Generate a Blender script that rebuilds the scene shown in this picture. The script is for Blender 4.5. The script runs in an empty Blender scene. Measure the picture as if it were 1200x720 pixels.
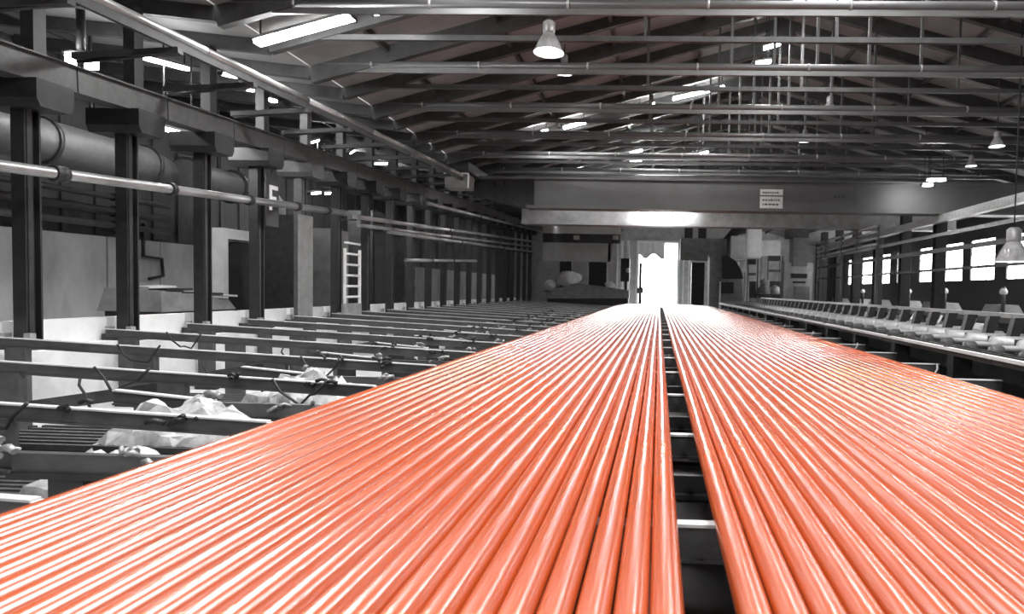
import bpy, math, random
from mathutils import Vector, Matrix
random.seed(7)
S = bpy.context.scene
COL = S.collection

# ------------------------------------------------------------------ camera
E = 2.2                                     # eye height above the floor
FPX, VPX, VPY = 720.0, 772.0, 341.0
yaw, pitch, roll = math.radians(2.0), math.radians(2.0), 0.020
Fw = Vector((-math.sin(yaw)*math.cos(pitch), math.cos(yaw)*math.cos(pitch), -math.sin(pitch)))
R0 = Vector((math.cos(yaw), math.sin(yaw), 0))
U0 = R0.cross(Fw)
Rt = R0*math.cos(roll) + U0*math.sin(roll)
Up = U0*math.cos(roll) - R0*math.sin(roll)
Yd = Vector((0, 1, 0))
CX = VPX - FPX*Yd.dot(Rt)/Yd.dot(Fw)
CY = VPY + FPX*Yd.dot(Up)/Yd.dot(Fw)
EYE = Vector((0, 0, E))
cam_d = bpy.data.cameras.new('camera'); cam = bpy.data.objects.new('camera', cam_d); COL.objects.link(cam)
cam.matrix_world = Matrix((( Rt.x, Up.x, -Fw.x, 0), (Rt.y, Up.y, -Fw.y, 0), (Rt.z, Up.z, -Fw.z, E), (0, 0, 0, 1)))
cam_d.sensor_width = 36; cam_d.lens = 36*FPX/1200
cam_d.shift_x = (600-CX)/1200; cam_d.shift_y = (CY-360)/1200
cam_d.clip_start = .05; cam_d.clip_end = 400
cam_d.dof.use_dof = True; cam_d.dof.focus_distance = 7.0; cam_d.dof.aperture_fstop = 2.2
S.camera = cam

# ------------------------------------------------------------------ world, lights, exposure
W = bpy.data.worlds.new('overcast_sky'); S.world = W; W.use_nodes = True
bg = W.node_tree.nodes['Background']; bg.inputs[0].default_value = (1, 1, 1, 1); bg.inputs[1].default_value = 12.0
S.view_settings.view_transform = 'Standard'; S.view_settings.look = 'None'
S.view_settings.gamma = 1; S.view_settings.use_curve_mapping = False
S.view_settings.exposure = 0.4
# light comes only from what the photograph shows: the bright doorway and windows (overcast sky), the strip lights, bell lamps and flood lamp
RIDGE_X, RIDGE_Z, PITCH = 3.6, 10.7, .27
# the lit roof panels along the ridge and the strip lights on the slope are cut by the photograph's top edge: they go on over the camera
def area(name, loc, sx, sy, power):
    l = bpy.data.lights.new(name, 'AREA'); l.shape = 'RECTANGLE'; l.size = sx; l.size_y = sy; l.energy = power
    o = bpy.data.objects.new(name, l); o.location = loc; COL.objects.link(o); return o
area('ridge_rooflight_offscreen', (RIDGE_X, 3.8, 10.1), 3.4, 17, 1900)
area('slope_strip_lights_offscreen', (-4.0, 4.0, 8.35), .8, 14, 800)

# ------------------------------------------------------------------ layout helpers
def ray(px, py):
    return (Fw + Rt*((px-CX)/FPX) - Up*((py-CY)/FPX))
def at(px, py, X=None, Y=None, Z=None):
    d = ray(px, py)
    t = X/d.x if X is not None else Y/d.y if Y is not None else (Z-E)/d.z
    return EYE + d*t
def roof_z(x):
    if x < -8.5: return 7.43 + .10*(-8.5-x)
    return RIDGE_Z - PITCH*abs(x-RIDGE_X)

# ------------------------------------------------------------------ materials
MATS = {}
def mat(name, col, rough=.6, metal=0., var=.25, scale=6., bump=0., emit=0., coat=0., spec=.5, stretch=None, detail=5.):
    m = bpy.data.materials.new(name); m.use_nodes = True
    nt = m.node_tree; b = nt.nodes['Principled BSDF']
    if not isinstance(col, tuple): col = (col, col, col)
    tc = nt.nodes.new('ShaderNodeTexCoord'); n = nt.nodes.new('ShaderNodeTexNoise')
    n.inputs['Scale'].default_value = scale; n.inputs['Detail'].default_value = detail; n.inputs['Roughness'].default_value = .65
    src = tc.outputs['Object']
    if stretch:
        mp = nt.nodes.new('ShaderNodeMapping'); mp.inputs['Scale'].default_value = stretch
        nt.links.new(src, mp.inputs['Vector']); src = mp.outputs['Vector']
    nt.links.new(src, n.inputs['Vector'])
    r = nt.nodes.new('ShaderNodeValToRGB')
    r.color_ramp.elements[0].position = .3; r.color_ramp.elements[1].position = .7
    r.color_ramp.elements[0].color = tuple(c*(1-var) for c in col)+(1,)
    r.color_ramp.elements[1].color = tuple(min(1, c*(1+var)) for c in col)+(1,)
    nt.links.new(n.outputs['Fac'], r.inputs['Fac']); nt.links.new(r.outputs['Color'], b.inputs['Base Color'])
    b.inputs['Roughness'].default_value = rough; b.inputs['Metallic'].default_value = metal
    b.inputs['Specular IOR Level'].default_value = spec
    if coat: b.inputs['Coat Weight'].default_value = coat
    if bump:
        bp = nt.nodes.new('ShaderNodeBump'); bp.inputs['Strength'].default_value = bump; bp.inputs['Distance'].default_value = .02
        nt.links.new(n.outputs['Fac'], bp.inputs['Height']); nt.links.new(bp.outputs['Normal'], b.inputs['Normal'])
    if emit:
        b.inputs['Emission Color'].default_value = (1, 1, 1, 1); b.inputs['Emission Strength'].default_value = emit
    MATS[name] = m; return m
mat('black_steel', .022, .6, .0, .4, 5, .1)
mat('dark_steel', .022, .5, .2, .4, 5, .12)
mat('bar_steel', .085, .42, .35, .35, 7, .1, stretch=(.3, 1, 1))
mat('mid_steel', .07, .5, .2, .3, 6, .08)
mat('pale_steel', .3, .4, .3, .25, 6, .05)
mat('bright_steel', .62, .28, .6, .2, 8)
mat('crane_paint', .07, .5, 0, .12, 1.5)
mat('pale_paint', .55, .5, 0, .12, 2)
mat('white_paint', .8, .5, 0, .08, 2)
mat('concrete', .62, .85, 0, .22, 1.2, .25)
mat('concrete_wall', .36, .85, 0, .3, .9, .2, stretch=(1, 1, .35))
mat('dark_cladding', .05, .7, 0, .3, 3, .1, stretch=(1, 4, .3))
mat('roof_sheet', .2, .7, 0, .18, 1.2)
mat('rafter_steel', .035, .6, 0, .4, 3)
mat('tie_steel', .1, .4, .2, .3, 2, stretch=(.6, 3, 3))
mat('rail_steel', .3, .3, .5, .5, 1.4, stretch=(2, .6, 2))
mat('plastic_film', .5, .3, 0, .5, 5, .4)
mat('cable_rubber', .015, .5)
mat('grating', .05, .6, .2, .3)
mat('machine_grey', .2, .5, 0, .3, 2, .05)
mat('machine_pale', .4, .5, 0, .25, 1.5)
mat('lamp_glass', .35, .12, 0, .35, 5, .1)
mat('lamp_lit', 1., .5, 0, 0, 1, emit=130)
mat('strip_lit', 1., .5, 0, 0, 1, emit=130)
mat('ground_out', .8, .9, 0, .1, .4)
mat('canvas', .75, .8, 0, .15, 3, .5)
mat('sign_white', .5, .6, 0, .15, 9)
mat('ink', .03, .6)
# hot rolled tube: orange scale under a satin skin
t = mat('orange_tube', (.44, .066, .007), .42, .0, .16, 3., 0, coat=1., spec=.0, stretch=(4, .25, 4))
tb = t.node_tree.nodes['Principled BSDF']
tb.inputs['Coat Roughness'].default_value = .24; tb.inputs['Coat IOR'].default_value = 2.9
# window glass
g = bpy.data.materials.new('window_glass'); g.use_nodes = True; gt = g.node_tree; gt.nodes.clear()
g_o = gt.nodes.new('ShaderNodeOutputMaterial'); g_m = gt.nodes.new('ShaderNodeMixShader'); g_t = gt.nodes.new('ShaderNodeBsdfTransparent'); g_g = gt.nodes.new('ShaderNodeBsdfGlossy')
g_g.inputs['Roughness'].default_value = .05; g_m.inputs[0].default_value = .08
gt.links.new(g_t.outputs[0], g_m.inputs[1]); gt.links.new(g_g.outputs[0], g_m.inputs[2]); gt.links.new(g_m.outputs[0], g_o.inputs['Surface'])
MATS['window_glass'] = g

# ------------------------------------------------------------------ mesh building
BASE = {}
class MB:
    def __init__(s): s.v = []; s.f = []; s.sm = []
    def quad(s, pts, smooth=False):
        i = len(s.v); s.v += [Vector(p) for p in pts]; s.f.append(tuple(range(i, i+len(pts)))); s.sm.append(smooth); return s
    def hexa(s, p):                     # p: 4 bottom, 4 top (same winding)
        i = len(s.v); s.v += [Vector(q) for q in p]
        for f in ((3, 2, 1, 0), (4, 5, 6, 7), (0, 1, 5, 4), (1, 2, 6, 5), (2, 3, 7, 6), (3, 0, 4, 7)):
            s.f.append(tuple(i+k for k in f)); s.sm.append(False)
        return s
    def box(s, x0, x1, y0, y1, z0, z1):
        return s.hexa([(x0, y0, z0), (x1, y0, z0), (x1, y1, z0), (x0, y1, z0), (x0, y0, z1), (x1, y0, z1), (x1, y1, z1), (x0, y1, z1)])
    def bar(s, a, b, w, h, up=(0, 0, 1)):   # rectangular bar from a to b, w across, h along up
        a, b = Vector(a), Vector(b); d = (b-a).normalized(); u = Vector(up)
        sd = d.cross(u)
        if sd.length < 1e-4: sd = d.cross(Vector((1, 0, 0)))
        sd.normalize(); u = sd.cross(d).normalized(); sd *= w/2; u *= h/2
        return s.hexa([a-sd-u, a+sd-u, b+sd-u, b-sd-u, a-sd+u, a+sd+u, b+sd+u, b-sd+u])
    def tube(s, pts, r, n=10, caps=True):
        pts = [Vector(p) for p in pts]; rings = []
        if not isinstance(r, (list, tuple)): r = [r]*len(pts)
        d0 = (pts[1]-pts[0]).normalized(); ref = Vector((0, 0, 1)) if abs(d0.z) < .9 else Vector((1, 0, 0))
        for k, p in enumerate(pts):
            d = (pts[min(k+1, len(pts)-1)]-pts[max(k-1, 0)]).normalized()
            sd = d.cross(ref).normalized(); u = sd.cross(d).normalized()
            i = len(s.v)
            for j in range(n):
                a = 2*math.pi*j/n; s.v.append(p+sd*math.cos(a)*r[k]+u*math.sin(a)*r[k])
            rings.append(i)
        for a, b in zip(rings, rings[1:]):
            for j in range(n):
                s.f.append((a+j, a+(j+1) % n, b+(j+1) % n, b+j)); s.sm.append(True)
        if caps:
            s.f.append(tuple(rings[0]+j for j in reversed(range(n)))); s.sm.append(False)
            s.f.append(tuple(rings[-1]+j for j in range(n))); s.sm.append(False)
        return s
    def lathe(s, c, prof, n=16, axis='z'):      # prof: (radius, height)
        c = Vector(c); rings = []
        for r, h in prof:
            i = len(s.v)
            for j in range(n):
                a = 2*math.pi*j/n; x, y = r*math.cos(a), r*math.sin(a)
                s.v.append(c+(Vector((x, y, h)) if axis == 'z' else Vector((x, h, -y)) if axis == 'y' else Vector((h, x, y))))
            rings.append(i)
        for a, b in zip(rings, rings[1:]):
            for j in range(n):
                s.f.append((a+j, a+(j+1) % n, b+(j+1) % n, b+j)); s.sm.append(True)
        return s
    def prism(s, poly, axis, a, b):             # extrude 2D polygon along axis from a to b
        def P(q, t): return {'x': (t, q[0], q[1]), 'y': (q[0], t, q[1]), 'z': (q[0], q[1], t)}[axis]
        n = len(poly); i = len(s.v)
        s.v += [Vector(P(q, a)) for q in poly]+[Vector(P(q, b)) for q in poly]
        s.f.append(tuple(i+k for k in reversed(range(n)))); s.f.append(tuple(i+n+k for k in range(n))); s.sm += [False]*2
        for k in range(n):
            s.f.append((i+k, i+(k+1) % n, i+n+(k+1) % n, i+n+k)); s.sm.append(False)
        return s
    def build(s, name, m, parent=None, base=None):
        off = Vector(base) if base is not None else (BASE[parent.name] if parent is not None else Vector((0, 0, 0)))
        me = bpy.data.meshes.new(name); me.from_pydata([v-off for v in s.v], [], s.f)
        me.polygons.foreach_set('use_smooth', s.sm); me.update()
        import bmesh
        bm = bmesh.new(); bm.from_mesh(me); bmesh.ops.recalc_face_normals(bm, faces=bm.faces); bm.to_mesh(me); bm.free()
        me.materials.append(MATS[m]); o = bpy.data.objects.new(name, me); COL.objects.link(o)
        if parent is not None: o.parent = parent
        elif base is not None: o.location = off
        BASE[o.name] = off
        return o
def tag(o, label, cat, group=None):
    o['label'] = label; o['category'] = cat
    if group: o['group'] = group
    return o
def thing(name, base, label, cat, group=None):
    o = bpy.data.objects.new(name, None); COL.objects.link(o); o.location = base; o.empty_display_size = .2
    BASE[o.name] = Vector(base); return tag(o, label, cat, group)
def struct(o): o['kind'] = 'structure'; return o
def copy_tree(o, parent=None, **kw):
    c = o.copy(); COL.objects.link(c); c.parent = parent
    for ch in o.children: copy_tree(ch, c)
    return c
def ibeam(a, b, w, h, t=.02, fl=.03):
    """returns MBs (top flange, web, bottom flange) of an I beam whose TOP centre line runs a -> b"""
    a, b = Vector(a), Vector(b); z = Vector((0, 0, 1))
    return (MB().bar(a-z*fl/2, b-z*fl/2, w, fl), MB().bar(a-z*h/2, b-z*h/2, t, h-2*fl), MB().bar(a-z*(h-fl/2), b-z*(h-fl/2), w, fl))

# ================================================================== SETTING
fl = struct(MB().box(-17, 18.5, -6, 90, -.2, 0).build('floor', 'concrete'))
YB = 66.0
# --- back wall with the open doorway
wb = MB()
DX0, DX1, DZ = -2.2, 1.9, E+5.1
wb.box(-17, DX0, YB, YB+.3, 0, 13).box(DX1, 18.5, YB, YB+.3, 0, 13).box(DX0, DX1, YB, YB+.3, DZ, 13)
wall_back = struct(wb.build('wall_back', 'machine_pale'))
fr = MB().box(DX0-.25, DX0, YB-.12, YB, 0, DZ+.25).box(DX1, DX1+.25, YB-.12, YB, 0, DZ+.25).box(DX0, DX1, YB-.12, YB, DZ, DZ+.25)
struct(fr.build('trim_1', 'white_paint'))
# --- wall on the concrete side: precast panels below, dark ribbed cladding above
WLX = -16.0
wall_left = struct(MB().box(WLX-.5, WLX-.12, -6, YB, 0, 9).build('wall_left', 'dark_cladding'))
y = 4.0; k = 0
while y < 60:
    w = 1.9
    MB().box(WLX-.12, WLX+random.uniform(-.01, .015), y+.025, y+w-.025, .6, E+1.25).build('concrete_panel', 'concrete_wall', wall_left)
    y += w
for i in range(40):
    yy = 6+i*1.0
    MB().box(WLX-.12, WLX-.04, yy, yy+.5, E+1.3, 8.9).build('cladding_rib', 'dark_cladding', wall_left)
# --- wall on the window side
WRX = 18.0
wall_right = struct(MB().box(WRX, WRX+.16, -6, YB, 0, E+.9).box(WRX, WRX+.16, -6, YB, E+3.3, 7.2).build('wall_right', 'dark_cladding'))
wy = [24.4, 27.8, 31.3, 35.0, 38.5, 42.0, 46, 50, 54, 58]
edges = [-6]+[e for q in wy for e in (q-1.35, q+1.35)]+[YB]
for a, b in zip(edges[::2], edges[1::2]):
    MB().box(WRX, WRX+.12, a, b, E+.9, E+3.3).build('wall_pier', 'dark_cladding', wall_right)
for i, q in enumerate(wy):
    z0, z1 = E+.9, E+3.3
    wf = MB()
    wf.box(WRX-.02, WRX+.06, q-1.35, q-1.27, z0, z1).box(WRX-.02, WRX+.06, q+1.27, q+1.35, z0, z1)
    wf.box(WRX-.02, WRX+.06, q-1.27, q+1.27, z0, z0+.08).box(WRX-.02, WRX+.06, q-1.27, q+1.27, z1-.08, z1)
    win = struct(wf.build('window_%d' % (i+1), 'dark_steel', base=(WRX+.1, q, z0)))
    for c in range(3):
        for r in range(3):
            ya, yb = q-1.27+(.8467)*c+.02, q-1.27+(.8467)*(c+1)-.02
            za, zb = z0+.08+.747*r+.02, z0+.08+.747*(r+1)-.02
            MB().box(WRX, WRX+.012, ya, yb, za, zb).build('pane', 'window_glass', win, base=(WRX+.1, q, z0))
    for c in (1, 2):
        MB().box(WRX-.015, WRX+.03, q-1.27+(.8467)*c-.02, q-1.27+(.8467)*c+.02, z0+.08, z1-.08).build('glazing_bar', 'dark_steel', win, base=(WRX+.1, q, z0))
        MB().box(WRX-.015, WRX+.03, q-1.27, q+1.27, z0+.08+.747*c-.02, z0+.08+.747*c+.02).build('glazing_bar', 'dark_steel', win, base=(WRX+.1, q, z0))

struct(MB().box(-16.5, 18.5, -6.3, -6, 0, 11).build('wall_front', 'dark_cladding'))
# --- roof: sheets between rafters (each bay is a sheet), from where the photo sees it
TY = [11.6+3.15*i for i in range(12)]            # trusses with a pale tube tie
MY = [t+1.575 for t in TY]                       # trusses with a dark angle tie between them
ally = sorted(TY+MY)
EAVE_R = 15.7
ceiling = struct(MB().box(RIDGE_X-.2, RIDGE_X+.2, -6, YB, RIDGE_Z+.05, RIDGE_Z+.2).build('ceiling', 'roof_sheet'))
def slab(x0, x1, y0, y1, th=.06):
    return MB().hexa([(x0, y0, roof_z(x0)), (x1, y0, roof_z(x1)), (x1, y1, roof_z(x1)), (x0, y1, roof_z(x0)),
                      (x0, y0, roof_z(x0)+th), (x1, y0, roof_z(x1)+th), (x1, y1, roof_z(x1)+th), (x0, y1, roof_z(x0)+th)])
yy = [-6.0, -1, 4, 9.0]+ally+[51, 54, 57, 60, 63, YB]
for a, b in zip(yy, yy[1:]):
    slab(-16.4, -8.52, a+.01, b-.01).build('roof_sheet', 'roof_sheet', ceiling)
    slab(-8.48, RIDGE_X-.01, a+.01, b-.01).build('roof_sheet', 'roof_sheet', ceiling)
    slab(RIDGE_X+.01, 18.5, a+.01, b-.01).build('roof_sheet', 'roof_sheet', ceiling)
for i, (x) in enumerate([-14, -11.2, -6.6, -4.0, -1.4, 1.2, 6.0, 8.6, 11.2, 13.8]):
    z = roof_z(x)
    p = MB().box(x-.05, x+.05, 9, YB, z-.17, z-.03).build('purlin', 'rafter_steel', ceiling)
def truss(y, pale):
    zt = E+5.3
    b = thing('roof_truss', (RIDGE_X, y, zt), 'roof truss with a pale round tube tie and dark sloping rafters' if pale else 'roof truss with a thin dark angle tie and dark sloping rafters', 'roof truss',
              'pale tube trusses under the roof' if pale else 'dark trusses between the pale ones')
    for x0, x1 in ((-8.5, RIDGE_X), (RIDGE_X, EAVE_R)):
        dr = .2 if pale else .14; z0, z1 = roof_z(x0)-dr, roof_z(x1)-dr
        MB().bar((x0, y, z0), (x1, y, z1), .16, .4 if pale else .28).build('rafter', 'rafter_steel', b)
    MB().bar((-15.9, y, roof_z(-15.9)-.15), (-8.5, y, roof_z(-8.5)-.15), .14, .28).build('aisle_rafter', 'rafter_steel', b)
    if pale:
        tie = MB().tube([(-8.5, y, zt), (EAVE_R, y, zt)], .085, 12).build('tie', 'tie_steel', b)
        MB().box(-8.5, EAVE_R, y-.03, y+.03, zt-.19, zt-.07).build('tie_rib', 'tie_steel', b)
        for i in range(9):
            x = -7+2.6*i
            MB().tube([(x-.025, y, zt), (x+.025, y, zt)], .097, 12).build('clamp', 'pale_steel', tie, base=BASE[b.name])
        hs = [RIDGE_X-2, RIDGE_X-1, RIDGE_X, RIDGE_X+1.2, RIDGE_X+2.4]
    else:
        MB().box(-8.5, EAVE_R, y-.05, y+.05, zt-.05, zt+.06).build('tie', 'rafter_steel', b)
        hs = [RIDGE_X-4, RIDGE_X, RIDGE_X+4]
    for x in hs:
        MB().box(x-.03, x+.03, y-.03, y+.03, zt, roof_z(x)-.2).build('hanger', 'rafter_steel', b)
    MB().prism([(RIDGE_X-.5, RIDGE_Z-.55), (RIDGE_X+.5, RIDGE_Z-.55), (RIDGE_X+.15, RIDGE_Z-.2), (RIDGE_X-.15, RIDGE_Z-.2)], 'y', y-.1, y+.1).build('apex_plate', 'rafter_steel', b)
for y in TY: truss(y, True)
for y in MY: truss(y, False)

# ================================================================== TUBES
TR, SP = .0575, .122
ZT = E-1.0-TR
def tube_mesh(k):
    rnd = random.Random(k); m = MB(); n = 20
    L = 46.0; segs = 36; ph = [rnd.uniform(0, 6.28) for _ in range(4)]
    pts = []
    for i in range(segs+1):
        y = L*i/segs
        pts.append((.0022*math.sin(y*.55+ph[0])+.0012*math.sin(y*1.3+ph[1]), y, .0015*math.sin(y*.7+ph[2])))
    m.tube(pts, TR, n, caps=False)
    # open ends: ring and bore
    for e, s in ((0, 1), (-1, -1)):
        i0 = len(m.v); c = Vector(pts[e])
        for r, dy in ((TR, 0), (TR*.78, 0), (TR*.78, .35*s)):
            for j in range(n):
                a = 2*math.pi*j/n; m.v.append(c+Vector((r*math.cos(a), dy, r*math.sin(a))))
        for q in range(2):
            for j in range(n):
                m.f.append((i0+q*n+j, i0+q*n+(j+1) % n, i0+(q+1)*n+(j+1) % n, i0+(q+1)*n+j)); m.sm.append(q == 1)
        m.f.append(tuple(i0+2*n+j for j in range(n))); m.sm.append(False)
    o = m.build('steel_tube', 'orange_tube'); return o
protos = [tube_mesh(k) for k in range(6)]
used = set()
def put_tube(x, k, label, group):
    o = protos[k]
    if k in used: o = o.copy(); COL.objects.link(o)
    used.add(k)
    o.location = (x, -.6+random.uniform(-.08, .08), ZT); tag(o, label, 'tube', group)
XL = at(801, 700, Z=E-1.0).x - TR*.9          # tube on the concrete wall side of the gap
XR = at(866, 700, Z=E-1.0).x + TR*.9
NL, NR = 24, 28
for i in range(NL):
    lab = 'orange steel tube bordering the dark gap, on the ladder side' if i == 0 else \
          'outermost orange steel tube beside the bare rack bars on the ladder side' if i == NL-1 else 'orange steel tube lying in the raft on the ladder side of the gap'
    put_tube(XL-SP*i, random.randrange(6), lab, None if i in (0, NL-1) else 'orange tubes on the ladder side of the gap')
for i in range(NR):
    lab = 'orange steel tube bordering the dark gap, on the window side' if i == 0 else \
          'outermost orange steel tube beside the pale guide rail' if i == NR-1 else 'orange steel tube lying in the raft on the window side of the gap'
    put_tube(XR+SP*i, random.randrange(6), lab, None if i in (0, NR-1) else 'orange tubes on the window side of the gap')
XLE, XRE = XL-SP*(NL-1)-TR, XR+SP*(NR-1)+TR

# ================================================================== COOLING BED BARS
ZB = ZT-TR-.004                              # bar top where the tubes lie
def bar_top(x): return ZB + (.04*(XLE-x) if x < XLE else 0)
def clutter(m, x, y, z, rnd):                # clamp bolts and a wrapped lug
    for q in range(4):
        a = Vector((x+rnd.uniform(-.16, .16), y+rnd.uniform(-.09, .03), z+rnd.uniform(-.06, .05)))
        b = a+Vector((rnd.uniform(-.14, .14), rnd.uniform(-.06, .06), rnd.uniform(-.05, .04)))
        m.tube([a, (a+b)/2+Vector((0, 0, .02)), b], rnd.uniform(.014, .026), 7)
NB = 22
for k in range(NB):
    y = 2.95+1.85*k; rnd = random.Random(100+k)
    b = thing('rack_beam', (-6, y, 0), 'long dark steel rack beam sloping down from the columns and running under the orange tubes', 'rack beam', 'fixed rack beams of the cooling bed')
    xa = -9.6
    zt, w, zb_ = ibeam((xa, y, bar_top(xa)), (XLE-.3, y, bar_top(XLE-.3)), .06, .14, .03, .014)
    zt.build('top_flange', 'pale_paint', b); zb_.build('bottom_flange', 'bar_steel', b); w.build('web', 'bar_steel', b)  # pale top: polish from sliding tubes, plus lit top edge painted in
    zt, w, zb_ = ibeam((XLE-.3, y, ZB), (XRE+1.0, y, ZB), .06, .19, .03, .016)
    zt.build('worn_lit_strip', 'pale_paint', b); w.build('web', 'bar_steel', b); zb_.build('bottom_flange', 'bar_steel', b)  # strip worn by the tubes; part of its brightness is light put into the colour
    for x in (-9.2, -7.3, -5.4, -1.4, 2.6):
        ww = .3 if x < -4 else .25
        MB().box(x-ww/2, x+ww/2, y-.05, y+.05, .06, bar_top(x)-(.128 if x < -4 else .188)).build('leg', 'mid_steel', b)
        MB().box(x-ww/2-.06, x+ww/2+.06, y-.065, y+.065, 0, .06).build('foot_plate', 'dark_steel', b)
    MB().bar((-7.2, y+.1, .72), (-5.5, y+.1, 1.0), .05, .14).build('brace', 'mid_steel', b)
    if k < 14:
        m = MB(); clutter(m, -4.6, y-.05, bar_top(-4.6)+.02, rnd); clutter(m, -3.75, y-.05, bar_top(-3.75), rnd)
        m.build('clamp', 'dark_steel', b)
        m = MB(); pts = [(-6.4, y-.08, bar_top(-6.4)-.12)]
        for q in range(4): pts.append((-6.4+.05*q+rnd.uniform(-.03, .03), y-.1, bar_top(-6.4)-.2-.1*q))
        m.tube(pts, .014, 6); m.build('hose', 'cable_rubber', b)
for k in range(21):
    y = 3.95+1.85*k; rnd = random.Random(300+k)
    xa, xb = -5.3, XRE+.55
    b = thing('walking_beam', (-4.5, y, 0), 'shorter dark walking beam with clamps between two long rack beams', 'rack beam', 'walking beams of the cooling bed')
    z0 = ZB-.05
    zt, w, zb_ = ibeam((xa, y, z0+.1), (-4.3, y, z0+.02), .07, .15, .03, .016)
    zt.build('top_flange', 'pale_paint', b); w.build('web', 'bar_steel', b); zb_.build('bottom_flange', 'bar_steel', b)  # pale top here too: part polish, part painted light
    MB().box(-4.3, XLE+.5, y-.03, y+.03, z0-.13, z0).build('end_plate', 'bar_steel', b)
    MB().box(-4.3, xb, y-.07, y+.07, z0-.16, z0-.13).build('carrier', 'dark_steel', b)
    MB().box(XLE+.5, xb, y-.02, y+.02, z0-.13, z0-.02).build('carrier_web', 'dark_steel', b)
    for x in (-4.9, -3.9, .6, 3.4):
        MB().box(x-.12, x+.12, y-.06, y+.06, 0, z0-.16+(.05 if x < -4.5 else 0)).build('leg', 'dark_steel', b)
    if k < 14:
        m = MB(); clutter(m, -4.35, y-.04, z0+.05, rnd); clutter(m, -3.45, y-.04, z0, rnd); m.build('clamp', 'pale_steel', b)
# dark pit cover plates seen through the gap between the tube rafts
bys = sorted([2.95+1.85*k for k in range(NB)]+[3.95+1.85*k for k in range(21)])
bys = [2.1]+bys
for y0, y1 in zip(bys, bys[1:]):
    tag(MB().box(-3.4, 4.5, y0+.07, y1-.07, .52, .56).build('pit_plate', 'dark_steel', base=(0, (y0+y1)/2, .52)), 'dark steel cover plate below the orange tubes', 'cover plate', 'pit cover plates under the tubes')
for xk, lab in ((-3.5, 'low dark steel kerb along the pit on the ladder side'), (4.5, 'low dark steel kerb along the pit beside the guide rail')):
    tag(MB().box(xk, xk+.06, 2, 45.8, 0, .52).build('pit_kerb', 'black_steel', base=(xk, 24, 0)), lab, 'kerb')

# ================================================================== COLUMNS AND RUNWAY ON THE LADDER SIDE
CXL = -10.0
def girder_z(y): return E+3.05+.039*(y-9.3)      # underside of runway girder
plz = E-.9
pl = MB().box(CXL-.7, CXL+.56, 4, 49.8, 0, plz-.22).build('plinth', 'concrete', base=(CXL, 30, 0))
tag(pl, 'long concrete plinth carrying the row of columns beside the ladder', 'plinth')
cy = [at(-120, 350, X=CXL).y, at(33, 350, X=CXL).y, at(150, 350, X=CXL).y, at(238, 350, X=CXL).y, at(301, 350, X=CXL).y, at(352, 350, X=CXL).y]
cy += [cy[-1]+1.9*(i+1) for i in range(16)]
for i, y in enumerate(cy[:-1]):
    o = MB().box(CXL-.55, CXL-.35, y+.08, cy[i+1]-.08, plz-.22, plz+.2).build('kerb_block', 'white_paint', base=(CXL, y+.9, plz-.22))
    tag(o, 'white kerb block lying on the plinth between two columns', 'kerb block', 'white kerb blocks between the columns')
for i, y in enumerate(cy):
    zg = girder_z(y); plate = (i == 5)
    c = thing('column', (CXL, y, plz-.22), 'wide pale plated column standing beside the ladder' if plate else 'dark steel column with a bracket carrying the runway girder beside the concrete wall', 'column', None if plate else 'dark columns along the concrete wall')
    mm = 'mid_steel' if plate else 'dark_steel'
    hw = .11
    MB().box(CXL-hw, CXL+hw, y-.13, y-.1, plz-.1, zg-.42).build('flange', mm, c)
    MB().box(CXL-hw, CXL+hw, y+.1, y+.13, plz-.1, zg-.42).build('flange', mm, c)
    MB().box(CXL-.02, CXL+.02, y-.1, y+.1, plz-.1, zg-.42).build('web', mm, c)
    MB().box(CXL+.11, CXL+.125, y-.1, y-.02, plz-.1, zg-.42).build('edge_angle', mm, c)
    if plate: MB().box(CXL+.13, CXL+.16, y-.34, y+.34, plz-.1, E+1.9).build('cover_plate', 'machine_grey', c)
    MB().box(CXL-.3, CXL+.3, y-.24, y+.24, plz-.22, plz-.1).build('base_plate', 'dark_steel', c)
    for sx in (-.2, .2):
        MB().box(CXL+sx-.05, CXL+sx+.05, y-.22, y-.12, plz-.1, plz+.04).build('anchor_bolt', 'pale_steel', c)
    MB().prism([(y-.24, zg-.42), (y+.24, zg-.42), (y+.3, zg-.3), (y+.3, zg), (y-.3, zg), (y-.3, zg-.3)], 'x', CXL-.5, CXL+.5).build('bracket', mm, c)
    zr = min(roof_z(CXL)-.3, girder_z(y)+3)
    MB().box(CXL+.04, CXL+.22, y-.1, y+.1, zg+.44, zr).build('upper_post', mm, c)
    MB().box(CXL+.22, CXL+.25, y-.1, y+.1, zg+.44, zr).build('post_flange', mm, c)
# runway girder in bolted lengths
g = thing('runway_girder', (CXL, 8, girder_z(8)), 'heavy grey runway girder resting on the column brackets', 'girder')
ys = [5.0]+[6.18+1.87*i for i in range(26)]
for a, b_ in zip(ys, ys[1:]):
    A = Vector((CXL+.18, a+.012, girder_z(a))); B = Vector((CXL+.18, b_-.012, girder_z(b_)))
    MB().bar(A+Vector((0, 0, .2)), B+Vector((0, 0, .2)), .34, .4).build('girder_length', 'mid_steel', g)
    MB().bar(A+Vector((.02, 0, .41)), B+Vector((.02, 0, .41)), .44, .025).build('top_plate', 'mid_steel', g)
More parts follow.
